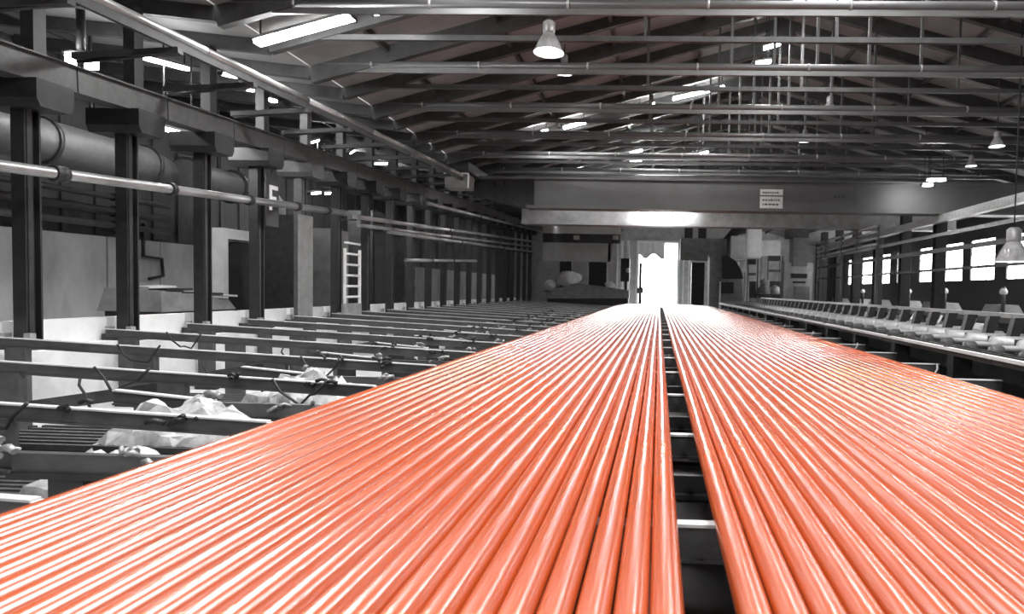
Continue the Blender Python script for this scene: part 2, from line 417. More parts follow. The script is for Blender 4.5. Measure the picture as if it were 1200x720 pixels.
# crane rail above
def rail_z(y): return E+4.05+.033*(y-11.3)
r = thing('crane_rail', (-8.0, 11, rail_z(11)), 'shiny round-topped crane rail under the truss ends beside the columns', 'rail')
ys = [7.5+3.1*i for i in range(14)]
for a, b_ in zip(ys, ys[1:]):
    MB().tube([(-8, a+.01, rail_z(a)), (-8, b_-.01, rail_z(b_))], .075, 10).build('rail_length', 'rail_steel', r)
    MB().bar((-8, a, rail_z(a)-.13), (-8, b_, rail_z(b_)-.13), .07, .14).build('rail_web', 'black_steel', r)
for i in range(20):
    y = 8.05+1.87*i
    o = MB().bar((CXL+.3, y, rail_z(y)-.34), (-7.9, y, rail_z(y)-.24), .12, .1).build('rail_bracket', 'black_steel', r)
    MB().tube([(CXL+.35, y, girder_z(y)+.5), (-8.1, y, rail_z(y)-.28)], .03, 6).build('stay', 'dark_steel', o, base=BASE[r.name])
# hand-height pipe and the pipe runs farther on
def pipe_run(name, pts, rad, m, label, cat, clamps=(), group=None):
    t = thing(name, pts[0], label, cat, group)
    MB().tube(pts, rad, 12).build('pipe', m, t)
    for q in clamps:
        p = Vector(pts[0])+(Vector(pts[-1])-Vector(pts[0]))*q
        d = (Vector(pts[-1])-Vector(pts[0])).normalized()*.05
        MB().tube([p-d, p+d], rad*1.45, 12).build('clamp', 'dark_steel', t)
    return t
px = -9.38
pipe_run('pipe', [at(-60, 186, X=px), at(405, 250, X=px)], .085, 'rail_steel', 'long shiny pipe running along the dark columns, with clamps', 'pipe', [.14, .15, .36, .58, .76, .9])
for (a, b_, rad, lab) in (
    ((415, 254), (630, 284), .07, 'upper pipe of the bundle fixed behind the ladder'),
    ((420, 264), (630, 290), .055, 'second pipe from the top in the bundle behind the ladder'),
    ((455, 272), (630, 296), .06, 'third pipe from the top in the bundle behind the ladder'),
    ((475, 305), (558, 306), .06, 'lowest short pipe of the bundle behind the ladder'),
    ((500, 238), (636, 272), .07, 'pale pipe just under the runway girder near the crane')):
    pa, pb = at(*a, X=px), at(*b_, X=px)
    t = pipe_run('pipe', [pa, pb], rad, 'rail_steel', lab, 'pipe', [.3, .6])
    for yc in cy:
        if pa.y+.1 < yc < pb.y-.1:
            zc = pa.z+(pb.z-pa.z)*(yc-pa.y)/(pb.y-pa.y)
            MB().box(CXL+.13, px, yc-.025, yc+.025, zc-rad-.05, zc-rad).build('bracket', 'dark_steel', t)
# ladder
lx = -9.5
la, lb = at(404, 356, X=lx), at(404, 291, X=lx); lw = .46
L = thing('ladder', la, 'white painted steel ladder standing against the dark columns', 'ladder')
for dy in (0, 1):
    yq = la.y+dy*lw*2.0
    MB().box(lx-.03, lx+.03, yq-.04, yq+.04, la.z, lb.z).build('stile', 'white_paint', L)
for i in range(6):
    z = la.z+.2+i*.33
    MB().tube([(lx, la.y, z), (lx, la.y+lw*2, z)], .035, 8).build('rung', 'white_paint', L)
MB().box(lx-.05, lx+.02, la.y-.1, la.y+lw*2+.1, plz-.2, la.z).build('foot', 'pale_steel', L)
# letter sign
sp = at(313, 262, X=-9.7)
sg = thing('letter_sign', sp, 'dark sign plate with a white letter F beside the plated column', 'sign')
MB().box(-9.75, -9.72, sp.y, sp.y+.5, sp.z-.05, sp.z+1.25).build('plate', 'black_steel', sg)
m = MB(); y0 = sp.y+.12; z0 = sp.z+.35
m.box(-9.72, -9.705, y0, y0+.09, z0, z0+.62).box(-9.72, -9.705, y0+.09, y0+.33, z0+.52, z0+.62).box(-9.72, -9.705, y0+.09, y0+.26, z0+.26, z0+.35)
m.build('letter', 'white_paint', sg)

# ================================================================== AISLE BEHIND THE COLUMNS
dz = E+3.0
d = thing('air_duct', (-13.5, 8, dz), 'large round pale air duct hanging between the columns and the wall', 'duct')
MB().tube([(-13.5, 4, dz), (-13.5, 15.8, dz), (-13.6, 16.3, dz-.12)], .48, 20).build('duct_length', 'mid_steel', d)
MB().tube([(-13.5, 17.0, dz), (-13.5, 20.5, dz), (-13.7, 21.3, dz-.35), (-13.9, 21.6, dz-.9)], .45, 20).build('duct_length', 'mid_steel', d)
for yv in (8, 10.5, 13, 15.7, 17.1, 19): MB().tube([(-13.5, yv-.04, dz), (-13.5, yv+.04, dz)], .53, 20).build('flange_ring', 'dark_steel', d)
for yv in (9.5, 14.2, 18.4): MB().box(-13.53, -13.47, yv-.02, yv+.02, dz+.45, roof_z(-13.5)).build('hanger', 'dark_steel', d)
for i, (zz, rad) in enumerate(((1.55, .09), (1.95, .11), (2.35, .08))):
    pipe_run('pipe', [(-15.55, 6, E+zz), (-15.55, 19, E+zz)], rad, 'mid_steel', ['lowest', 'middle', 'highest'][i]+' of three wall pipes above the concrete panels', 'pipe', [.3, .6, .85])
# pipe hook on the wall
h = at(168, 300, X=-15.9)
tag(MB().tube([h+Vector((0, 0, 1)), h, h+Vector((0, .7, -.05)), h+Vector((0, .75, -.6)), h+Vector((0, .2, -.7))], .05, 8).build('wall_pipe', 'dark_steel'), 'thin bent dark pipe on the concrete wall', 'pipe')
# stack of plates / covered machine behind the columns
sk = at(165, 352, X=-12.5)
st = thing('plate_stack', (-12.5, sk.y+1.2, 0), 'low machine stacked with loose sheet metal behind the columns', 'machine')
MB().box(-13.4, -12, sk.y, sk.y+2.4, .6, E-.75).build('body', 'dark_steel', st)
MB().hexa([(-13.5, sk.y-.1, E-.75), (-11.9, sk.y-.1, E-.75), (-11.9, sk.y+2.5, E-.75), (-13.5, sk.y+2.5, E-.75), (-13.4, sk.y, E-.2), (-12, sk.y, E-.25), (-12, sk.y+2.3, E-.45), (-13.4, sk.y+2.3, E-.4)]).build('housing', 'machine_grey', st)
for q in range(5):
    a = Vector((-12.7+.1*q, sk.y+.2+.42*q, E-.17-.04*q))
    MB().bar(a, a+Vector((.2, .6, .03-.02*q)), .7, .05).build('sheet', 'pale_paint' if q % 2 == 0 else 'dark_steel', st)
MB().box(-13.3, -12.1, sk.y+.1, sk.y+2.3, 0, .6).build('plinth', 'black_steel', st)
# arched housing farther on
ah = at(262, 360, X=-13)
ap = thing('arched_housing', (-13, ah.y+.8, 0), 'dark arched machine housing in a pale frame against the concrete wall', 'machine')
arc = [(ah.y, 0), (ah.y+1.6, 0), (ah.y+1.6, E+.9)]+[(ah.y+.8+.8*math.cos(a), E+.9+.35*math.sin(a)) for a in [math.pi*j/8 for j in range(1, 8)]]+[(ah.y, E+.9)]
MB().prism(arc, 'x', -13.4, -12.9).build('housing', 'dark_steel', ap)
for dy in (-.22, 1.6): MB().box(-13.45, -12.85, ah.y+dy, ah.y+dy+.22, 0, E+1.6).build('frame_post', 'pale_paint', ap)
MB().box(-13.45, -12.85, ah.y, ah.y+1.6, E+1.3, E+1.6).build('frame_head', 'pale_paint', ap)
# tall cabinets and valve machines between columns farther back
for i, (pxx, w, hh, m_, lab) in enumerate(((340, .9, 2.4, 'dark_steel', 'dark cabinet behind the plated column'), (385, 1.2, 2.2, 'machine_grey', 'grey valve cabinet just before the ladder'),
                                     (437, 1.8, 3.2, 'dark_steel', 'large dark cabinet just past the ladder'), (470, 1.2, 2.6, 'mid_steel', 'grey cabinet past the large dark cabinet'))):
    p = at(pxx, 350, X=-11.6)
    c = thing('cabinet', (-11.6, p.y, 0), lab, 'cabinet')
    MB().box(-12.2, -11.2, p.y-w/2, p.y+w/2, .3, .3+hh+E-.6).build('body', m_, c)
    MB().box(-11.2, -11.16, p.y-w/2+.08, p.y+w/2-.08, .5, hh+E-.5).build('door', m_, c)
    MB().box(-12.1, -11.3, p.y-w/2+.05, p.y+w/2-.05, 0, .3).build('plinth', 'black_steel', c)
    MB().box(-11.16, -11.13, p.y+w*.3, p.y+w*.3+.05, E, E+.3).build('handle', 'pale_steel', c)
# pale bundles of sacks on the far floor strip of the aisle
def blob(name, c, sx, sy, sz, m_, seed, label, cat, group=None):
    rnd = random.Random(seed); n, mrings = 14, 8; m = MB(); rings = []
    ph = [rnd.uniform(0, 6.28) for _ in range(6)]
    for i in range(mrings+1):
        th = math.pi*i/mrings; i0 = len(m.v)
        for j in range(n):
            a = 2*math.pi*j/n
            rr = 1+.3*math.sin(3*a+ph[0])*math.sin(th*2+ph[1])+.1*math.sin(5*a+ph[2]+th*3)+.12*math.sin(9*a+th*7+ph[3])
            m.v.append(Vector(c)+Vector((sx*rr*math.sin(th)*math.cos(a), sy*rr*math.sin(th)*math.sin(a), sz*(1+math.cos(th)))))
        rings.append(i0)
    for a, b in zip(rings, rings[1:]):
        for j in range(n): m.f.append((a+j, a+(j+1) % n, b+(j+1) % n, b+j)); m.sm.append(True)
    return tag(m.build(name, m_, base=c), label, cat, group)
# strip lights
def strip(a, b, w, label, group=None, up=None):
    a, b = Vector(a), Vector(b)
    t = thing('strip_light', (a+b)/2, label, 'light', group)
    d = (b-a).normalized()
    MB().bar(a+Vector((0, 0, .06)), b+Vector((0, 0, .06)), w*1.2, .06).build('housing', 'pale_steel', t)
    MB().bar(a+d*.03, b-d*.03, w, .06).build('tube_lamp', 'strip_lit', t)
    for q in (a+d*.1, b-d*.1):
        zr = up if up else roof_z(q.x)-.02
        if zr > q.z+.1: MB().box(q.x-.012, q.x+.012, q.y-.012, q.y+.012, q.z+.08, zr).build('hanger', 'dark_steel', t)
    for q in (a, b): MB().bar(q-d*.02, q+d*.02, w*1.1, .09).build('end_cap', 'dark_steel', t)
for (a, b) in (((158, 65), (220, 81)), ((258, 86), (276, 90)), ((287, 104), (296, 106)), ((309, 115), (323, 119)), ((339, 122), (348, 126))):
    strip(at(*a, X=-11), at(*b, X=-11), .12, 'strip light in the row under the low aisle roof', 'strip lights under the aisle roof')
strip(at(188, 150, X=-11.2), at(228, 160, X=-11.2), .1, 'strip light hanging low behind the runway girder')
for (a, b) in (((360, 168), (372, 164)), ((437, 192), (452, 192)), ((469, 192), (476, 192)), ((408, 180), (414, 176)), ((362, 227), (374, 226)), ((378, 227), (390, 226))):
    strip(at(*a, X=-12.2), at(*b, X=-12.2), .15, 'short lamp glowing in the aisle behind the columns', 'lamps in the aisle behind the columns')
def on_roof(px, py, drop=.12):
    d_ = ray(px, py); n = Vector((-PITCH, 0, 1))
    t = (RIDGE_Z-drop-PITCH*RIDGE_X-E)/(d_.z-PITCH*d_.x)
    p = EYE+d_*t
    if p.x > RIDGE_X:
        t = (RIDGE_Z-drop+PITCH*RIDGE_X-E)/(d_.z+PITCH*d_.x); p = EYE+d_*t
    return p
a, b = on_roof(300, 51, .5), on_roof(418, 23, .5); b.y = a.y
strip(a, b, .22, 'long bright strip light on the roof slope above the crane rail')
for (a, b) in (((788, 116), (849, 102)), ((746, 128), (768, 122)), ((622, 158), (643, 153)), ((660, 150), (687, 143)), ((732, 161), (778, 157)), ((727, 183), (753, 176)), ((808, 184), (830, 178)), ((668, 203), (686, 202)), ((738, 190), (752, 190))):
    pa = on_roof(*a, .45); pb = on_roof(*b, .45); pa.y = min(pa.y, 60); pb.y = pa.y
    strip(at(a[0], a[1], Y=pa.y), at(b[0], b[1], Y=pa.y), .18, 'strip light high on the roof slope over the tubes', 'strip lights on the roof slope')
for (a, b) in (((882, 75), (904, 72)), ((894, 57), (915, 51)), ((1080, 217), (1093, 217)), ((1085, 211), (1108, 211))):
    yq = 19 if a[1] < 100 else 24
    strip(at(*a, Y=yq), at(*b, Y=yq), .16, 'strip light near the roof ridge', 'strip lights near the ridge')

a, b = on_roof(436, 15, .5), on_roof(461, 10, .5); b.y = a.y
strip(at(436, 15, Y=a.y), at(461, 10, Y=a.y), .16, 'short strip light just under the first pale tube tie')
strip(at(926, 5, Y=15), at(994, 3, Y=15), .2, 'bright strip light at the ridge above the first pale tube tie')
# pendant bell lamps
def bell(c, s, label, group=None, lit=True):
    t = thing('bell_lamp', c, label, 'lamp', group); c = Vector(c)
    MB().lathe(c, [(.5*s, 0), (.47*s, .04*s), (.36*s, .3*s), (.24*s, .52*s), (.17*s, .62*s)], 18).build('lamp_shade', 'lamp_glass', t)
    MB().lathe(c, [(.001, .58*s), (.19*s, .58*s), (.2*s, .66*s), (.2*s, .95*s), (.12*s, 1.02*s), (.001, 1.03*s)], 14).build('gear_housing', 'pale_steel', t)
    MB().lathe(c, [(.001, .12*s), (.09*s, .16*s), (.11*s, .3*s), (.06*s, .56*s)], 12).build('bulb', 'lamp_lit', t)
    zr = roof_z(c.x)-.05
    MB().tube([c+Vector((0, 0, 1.0*s)), (c.x, c.y, zr)], .018, 6).build('rod', 'dark_steel', t)
    return t
bell(at(643, 62, Y=12.4), .62, 'largest glass bell lamp hanging over the tubes before the second tie')
bell(at(661, 86, Y=17), .5, 'glass bell lamp hanging above the second pale tie')
for p, yv in (((672, 127), 22), ((688, 158), 28), ((676, 180), 34)):
    bell(at(*p, Y=yv), .42, 'small bell lamp in the row over the ladder-side tubes', 'small bell lamps over the tubes')
for p, yv, s in (((972, 132), 20, .5), ((943, 166), 27, .5), ((1168, 172), 18, .42), ((1138, 195), 24, .42)):
    bell(at(*p, Y=yv), s, 'small bell lamp hanging on the window side of the ridge', 'small bell lamps on the window side')
bell(at(1187, 307, Y=16), .85, 'large pale bell lamp hanging near the windows')
# floodlight post hanging near the first upper post
fp = at(95, 72, X=-11.5)
f = thing('flood_lamp', fp, 'twin flood lamp on a thick hanging pole above the runway girder', 'lamp')
MB().tube([fp, (fp.x, fp.y, roof_z(fp.x)-.02)], .075, 10).build('pole', 'mid_steel', f)
for s_, w in ((-1, .14), (1, .18)):
    MB().box(fp.x+.1*s_-w/2, fp.x+.1*s_+w/2, fp.y-.16+.22*(s_ > 0), fp.y-.06+.24*(s_ > 0), fp.z-.1, fp.z+.12).build('lamp_head', 'lamp_lit', f)
MB().box(fp.x-.3, fp.x+.3, fp.y-.1, fp.y+.1, fp.z+.14, fp.z+.18).build('visor', 'dark_steel', f)

# ================================================================== OVERHEAD CRANE
KY = 26.0; KZ0, KZ1 = E+3.42, E+4.62
K = thing('overhead_crane', (5, KY, KZ0), 'grey overhead crane box girder spanning the hall above the tubes', 'crane')
MB().box(-5.3, 17.8, KY-.28, KY+.28, KZ0+.06, KZ1-.05).build('girder', 'crane_paint', K)
MB().box(-5.6, 17.8, KY-.4, KY+.4, KZ0-.06, KZ0+.06).build('bottom_flange', 'crane_paint', K)
MB().box(-7.6, 17.8, KY-.38, KY+.38, KZ1-.05, KZ1+.04).build('top_flange', 'crane_paint', K)
ec = MB().prism([(-8.3, KZ0+.55), (-5.9, KZ0-.02), (-5.3, KZ0-.02), (-5.3, KZ1-.05), (-8.3, KZ1-.05)], 'y', KY+.1, KY+.3).build('end_plate', 'black_steel', K)
MB().box(-8.25, -7.75, KY-1.4, KY+1.4, rail_z(KY)+.12, rail_z(KY)+.5).build('end_carriage', 'dark_steel', K)
for q in (-1, 1): MB().tube([(-8.1, KY+q, rail_z(KY)+.14), (-7.9, KY+q, rail_z(KY)+.14)], .17, 14).build('wheel', 'pale_steel', K)
bxp = at(525, 222, Y=25)
MB().box(bxp.x, bxp.x+.95, 24.6, 25.4, bxp.z, bxp.z+.55).build('control_box', 'machine_grey', K)
m = MB().box(bxp.x-.03, bxp.x+.98, 24.57, 24.62, bxp.z+.55, bxp.z+.6).box(bxp.x+.93, bxp.x+.98, 24.57, 24.62, bxp.z, bxp.z+.55); m.build('box_trim', 'white_paint', K)
MB().box(bxp.x+.4, bxp.x+.6, 25.0, KY, bxp.z+.25, bxp.z+.4).build('box_arm', 'dark_steel', K)
for q in range(4):
    x = -7.1+.42*q
    MB().tube([(x, KY-.05, KZ1-.1), (x+.25, KY-.1, KZ1-.6), (x+.1, KY-.1, KZ1-.95), (x+.5, KY-.06, KZ0+.1)], .03, 6).build('cable', 'cable_rubber', K)
sgp = at(891, 222, Y=KY-.3); s2 = at(917, 244.5, Y=KY-.3)
for n_, (za, zb) in enumerate(((s2.z, s2.z+.48), (s2.z+.54, sgp.z))):
    s_ = MB().box(sgp.x, s2.x, KY-.31, KY-.28, za, zb).build('sign_plate', 'sign_white', K)
    ink = MB(); rows = (za+.12, za+.3) if n_ == 0 else ((za+zb)/2-.05,)
    for zz in rows:
        x = sgp.x+.1
        while x < s2.x-.15:
            w = random.uniform(.05, .13); ink.box(x, x+w, KY-.314, KY-.309, zz, zz+.07); x += w+.035
    ink.build('lettering', 'ink', s_, base=BASE[K.name])
m = MB(); mk = at(977, 232, Y=KY-.3)
for x in (0, .16, .34): m.box(mk.x+x, mk.x+x+.1, KY-.29, KY-.279, mk.z, mk.z+.1)
m.build('stencil_mark', 'ink', K)
for q in range(7):
    MB().box(-4+3*q-.01, -4+3*q+.01, KY-.29, KY-.28, KZ0+.06, KZ1-.05).build('seam', 'crane_paint', K)
# second, paler crane farther down the hall
K2Y = 33
z0, z1 = at(800, 265, Y=K2Y).z, at(800, 247, Y=K2Y).z
K2 = thing('overhead_crane', (3, K2Y, z0), 'paler overhead crane girder farther down the hall, nearer the bright doorway', 'crane')
MB().box(-7.4, 15.4, K2Y-.3, K2Y+.3, z0+.06, z1+.25).build('girder', 'machine_grey', K2)
MB().box(-7.4, 15.4, K2Y-.42, K2Y+.42, z0-.06, z0+.06).build('bottom_flange', 'machine_grey', K2)
lp = at(745, 245, Y=K2Y-1.2); lq = at(810, 245, Y=K2Y-1.2)
for dz_ in (.0, -.18): MB().box(lp.x, lq.x-(1.0 if dz_ else 0), K2Y-.7, K2Y-.6, lp.z+dz_-.05, lp.z+dz_+.05).build('lamp_bar', 'strip_lit', K2)
MB().box(lp.x+.3, lp.x+.4, K2Y-.66, K2Y-.3, lp.z-.3, lp.z+.1).build('lamp_bracket', 'dark_steel', K2)

# ================================================================== WINDOW SIDE: guide rail, roller table, columns
RX0 = 4.55; RZ = E-.80
gr = thing('guide_rail', (RX0+.25, 2, RZ-.1), 'long pale guide rail with grooves between the tubes and the roller table', 'rail')
ys = [1.5+2.4*i for i in range(20)]
for a, b_ in zip(ys, ys[1:]):
    MB().box(RX0, RX0+.1, a+.01, b_-.01, RZ-.045, RZ).build('rail_length', 'pale_paint', gr)
    MB().box(RX0+.1, RX0+.62, a+.01, b_-.01, RZ-.13, RZ-.03).build('channel', 'mid_steel', gr)
    for gx in (.24, .4): MB().box(RX0+gx, RX0+gx+.05, a+.02, b_-.02, RZ-.03, RZ+.0).build('groove_rib', 'dark_steel', gr)
    MB().box(RX0+.1, RX0+.4, (a+b_)/2-.1, (a+b_)/2+.1, 0, RZ-.13).build('post', 'dark_steel', gr)
    MB().box(RX0+.02, RX0+.08, a+1.2, a+1.28, RZ, RZ+.02).build('bolt', 'dark_steel', gr)
for k in range(0, 20, 2):                   # short kick levers between beam ends and guide rail
    y = 5.4+1.85*k
    l = thing('kick_lever', (4.05, y, ZB-.2), 'small bright curved lever between the tubes and the guide rail', 'lever', 'kick levers beside the guide rail')
    MB().tube([(3.85, y-.15, ZB-.12), (4.0, y-.05, ZB-.07), (4.15, y+.12, ZB+.04), (4.2, y+.25, ZB+.1)], .014, 6).build('arm', 'pale_steel', l)
    MB().box(3.75, 3.95, y-.25, y-.1, ZB-.2, ZB-.08).build('pivot', 'mid_steel', l)
    MB().box(3.78, 3.92, y-.24, y-.11, .56, ZB-.2).build('stand', 'dark_steel', l)
rt = thing('roller_table', (6.2, 6, 0), 'roller table with pale rollers and dark upright guards along the guide rail', 'roller table')
MB().box(5.35, 5.5, 4, 44, .9, RZ-.12).build('side_beam', 'dark_steel', rt); MB().box(7.0, 7.15, 4, 44, .9, RZ-.12).build('side_beam', 'dark_steel', rt)
MB().box(5.5, 7.0, 4, 44, .85, .95).build('deck', 'black_steel', rt)
for k in range(20): MB().box(5.6, 6.9, 4.8+2*k, 5.0+2*k, 0, .85).build('leg', 'dark_steel', rt)
for k in range(46):
    y = 5.0+.84*k
    MB().lathe((0, y, RZ-.02), [(.001, 5.52), (.05, 5.52), (.05, 5.8), (.15, 5.82), (.15, 6.9), (.05, 6.92), (.05, 7.0), (.001, 7.0)], 12, 'x').build('roller', 'pale_steel', rt)
    MB().lathe((0, y-.12, RZ-.06), [(.001, 5.28), (.09, 5.28), (.1, 5.31), (.1, 5.44), (.09, 5.47), (.001, 5.47)], 12, 'x').build('bearing', 'mid_steel', rt)
    lean = .1
    MB().box(6.0, 6.95, y+.3, y+.5, RZ-.2, RZ+.1).build('spacer', 'black_steel', rt)
    MB().hexa([(6.3, y+.33, RZ+.08), (6.46, y+.33, RZ+.08), (6.46, y+.48, RZ+.08), (6.3, y+.48, RZ+.08), (6.3+lean, y+.36, RZ+.44), (6.5+lean, y+.36, RZ+.44), (6.5+lean, y+.5, RZ+.44), (6.3+lean, y+.5, RZ+.44)]).build('guard', 'pale_paint' if k == 6 else 'dark_steel', rt)
    if k % 2 == 0: MB().tube([(7.0, y+.55, RZ+.12), (7.25, y+.9, RZ+.3)], .03, 6).build('handle', 'bright_steel', rt)
gb_ = thing('guard_beam', (7.6, 10, RZ), 'long pale guard beam behind the roller table guards', 'beam')
MB().box(7.6, 7.75, 6, 46, RZ+.36, RZ+.46).build('top_rail', 'pale_steel', gb_); MB().box(7.6, 7.72, 6, 46, RZ+.24, RZ+.36).build('web', 'black_steel', gb_)
for k in range(11): MB().box(7.6, 7.72, 6+4*k, 6.15+4*k, 0, RZ+.24).build('post', 'dark_steel', gb_)
# columns
CXR = 12.0
for k in range(7):
    y = (19.2 if k == 6 else 26.9+3.7*k)
    c = thing('column', (CXR, y, 0), 'dark steel column standing before the bright windows', 'column', 'dark columns on the window side')
    for dy in (-.2, .17): MB().box(CXR-.22, CXR+.22, y+dy, y+dy+.03, .08, E+4.5).build('flange', 'dark_steel', c)
    MB().box(CXR-.02, CXR+.02, y-.17, y+.17, .08, E+4.5).build('web', 'dark_steel', c)
    MB().box(CXR-.35, CXR+.35, y-.3, y+.3, 0, .08).build('base_plate', 'dark_steel', c)
for i, (z_, w, h_, m_, lab) in enumerate(((3.2, .3, .3, 'pale_steel', 'topmost pale girder along the columns on the window side'), (2.55, .12, .12, 'pale_steel', 'pale pipe under the topmost girder on the window side'),
                                  (1.9, .2, .16, 'mid_steel', 'middle grey beam across the window columns'), (1.1, .12, .1, 'dark_steel', 'low dark rail across the window columns'))):
    tt = thing('side_beam', (CXR-.4, 19, E+z_), lab, 'beam')
    for q in range(5): MB().bar((CXR-.42, (19 if q == 0 else 26.7+3.7*q)+.02, E+z_), (CXR-.42, 30.4+3.7*q-.02, E+z_), w, h_).build('beam_length', m_, tt)
for i in range(4):
    pipe_run('pipe', [(10.4, 30, E+2.45+.29*i), (10.4, 41, E+2.45+.29*i)], .07, 'pale_steel', ['lowest', 'second lowest', 'second highest', 'highest'][i]+' pipe of the rack before the window columns', 'pipe', [.25, .5, .8])
prs = thing('pipe_rack', (10.4, 30, 0), 'dark frame that carries the pipes before the window columns', 'rack')
for yv in (30.3, 36, 40.7): MB().box(10.5, 10.62, yv-.06, yv+.06, 0, E+3.4).build('post', 'mid_steel', prs)
# machines in the window-side aisle
rndm = random.Random(5)
for k in range(9):
    y = 20+3.4*k; x = 14.4+rndm.uniform(-.6, .6)
    t = thing('aisle_machine', (x, y, 0), 'low machine tool with a pale cover standing in front of the windows', 'machine', 'machine tools before the windows')
    MB().box(x-.7, x+.7, y-.9, y+.9, 0, 1.3).build('bed', 'dark_steel', t)
    MB().hexa([(x-.6, y-.8, 1.3), (x+.6, y-.8, 1.3), (x+.6, y+.8, 1.3), (x-.6, y+.8, 1.3), (x-.4, y-.5, 1.9), (x+.4, y-.5, 1.9), (x+.4, y+.6, 1.9), (x-.4, y+.6, 1.9)]).build('cover', 'machine_pale' if k % 2 else 'machine_grey', t)
    MB().tube([(x-.3, y-.6, 1.6), (x-.3, y-.6, 2.3+rndm.random()*.4)], .08, 8).build('spindle', 'mid_steel', t)
    MB().lathe((x-.3, y-.6, 2.3), [(.001, .0), (.14, .06), (.16, .16), (.1, .28), (.001, .32)], 10).build('cap', 'white_paint', t)
# near machinery blobs beyond roller table
for k in range(8):
    y = 18+3.1*k; x = 9.2
    t = thing('drive_unit', (x, y, 0), 'dark drive motor on a stand beside the roller table', 'motor', 'drive motors beside the roller table')
    MB().box(x-.3, x+.3, y-.35, y+.35, 0, .95).build('stand', 'dark_steel', t)
    MB().tube([(x, y-.5, 1.2), (x, y+.4, 1.2)], .26, 14).build('motor', 'machine_grey' if k % 3 else 'machine_pale', t)
    MB().tube([(x, y+.4, 1.2), (x, y+.6, 1.2)], .16, 12).build('gearbox', 'mid_steel', t)

# ================================================================== FAR END
def P(px, py, Y): return at(px, py, Y=Y)
def face_box(m, x0, y0, x1, y1, Y, depth):
    a, b = P(x0, y1, Y), P(x1, y0, Y); return m.box(a.x, b.x, Y, Y+depth, max(a.z, 0), b.z)
# pale panels on the back wall beside the doorway
lw_ = thing('wall_panel', (-8, 50.5-.4, 0), 'pale panelled partition with two dark openings beside the bright doorway', 'partition')
for (x0, y0, x1, y1, m_, nm) in ((636, 265, 727, 275, 'white_paint', 'lintel'), (636, 275, 727, 284, 'mid_steel', 'beam'), (636, 284, 716, 306, 'pale_paint', 'panel'),
                             (670, 306, 689, 380, 'machine_pale', 'pier'), (636, 306, 655, 380, 'machine_pale', 'pier'), (711, 284, 724, 380, 'pale_paint', 'pier'),
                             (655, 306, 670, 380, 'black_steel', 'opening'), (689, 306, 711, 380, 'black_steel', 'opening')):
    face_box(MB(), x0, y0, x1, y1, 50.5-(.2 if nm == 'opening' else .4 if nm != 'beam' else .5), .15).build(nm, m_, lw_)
for q in (672, 718): face_box(MB(), q, 276, q+7, 281, 50.5-.56, .06).build('notch', 'white_paint', lw_)
for (x0, x1) in ((726, 730.5), (733, 738)):
    o = face_box(MB(), x0, 282, x1, 380, 62, .25).build('door_post', 'white_paint', base=(P(x0, 380, 62).x, 62, 0)); tag(o, 'white post standing beside the bright doorway', 'post', 'white posts beside the doorway')
cb = thing('control_cabinet', (P(733, 340, 56).x, 56, 0), 'dark control cabinet with a round lamp beside the bright doorway', 'cabinet')
face_box(MB(), 727, 303, 738, 330, 56, .6).build('body', 'dark_steel', cb); face_box(MB(), 731, 330, 735, 380, 56.2, .3).build('stand', 'dark_steel', cb)
pc = P(736, 317, 55.9); MB().lathe(pc, [(.001, -.1), (.2, -.08), (.22, .1)], 12, 'y').build('lamp', 'white_paint', cb)
po = thing('bollard_post', (P(750, 340, 55).x, 55, 0), 'slim dark post standing in front of the bright doorway', 'post')
face_box(MB(), 747.5, 308, 752.5, 380, 55, .3).build('shaft', 'mid_steel', po); face_box(MB(), 746, 337, 754, 344, 54.9, .5).build('collar', 'machine_grey', po)
# rolled curtain in the doorway
c = thing('door_curtain', (0, YB+.2, DZ), 'pale hanging curtain half lowered in the bright doorway', 'curtain')
m = MB(); a, b = P(742, 283, YB+.2), P(779, 301, YB+.2)
n = 12
for i in range(n):
    xa, xb = a.x+(b.x-a.x)*i/n, a.x+(b.x-a.x)*(i+1)/n
    ya, yb = YB+.2+.05*(i % 2), YB+.2+.05*((i+1) % 2)
    m.hexa([(xa, ya, b.z+.3*math.sin(i)), (xb, yb, b.z+.3*math.sin(i+1)), (xb, yb+.03, b.z+.3*math.sin(i+1)), (xa, ya+.03, b.z+.3*math.sin(i)), (xa, ya, a.z), (xb, yb, a.z), (xb, yb+.03, a.z), (xa, ya+.03, a.z)])
m.build('sheet', 'pale_paint', c)
# low hump cover and sacks before the partition
hc = thing('ridge_cover', (P(690, 350, 46.2).x, 46.2, 0), 'low grey ridged cover in front of the pale partition', 'cover')
pts = [P(x_, y_, 46.2) for x_, y_ in ((640, 344), (655, 338), (674, 332), (700, 335), (728, 339), (737, 341), (737, 350), (640, 350))]
MB().prism([(p.x, p.z) for p in pts], 'y', 46.2, 47.4).build('cover', 'machine_grey', hc)
face_box(MB(), 642, 350, 736, 380, 46.3, 1.0).build('base', 'dark_steel', hc)
for (px_, py_, sx_, sz_, sd) in ((665, 336, .95, .62, 1), (644, 341, .45, .45, 2), (715, 339, .4, .3, 3)):
    p = P(px_, py_, 48.3)
    o = thing('sack_stand', (p.x, 48.5, 0), 'stand carrying a pale sack behind the ridged cover', 'stand', 'stands behind the ridged cover')
    MB().box(p.x-sx_*.8, p.x+sx_*.8, 48.0, 49.1, p.z-.1, p.z).build('top', 'mid_steel', o); MB().box(p.x-.2, p.x+.2, 48.3, 48.8, 0, p.z-.1).build('leg', 'dark_steel', o)
    blob('sack', (p.x, 48.5, p.z), sx_, .5, sz_, 'canvas', sd, ['', 'largest white sack heaped behind the ridged cover', 'white sack nearest the dark columns behind the ridged cover', 'smallest pale sack beside the dark control cabinet'][sd], 'sack')
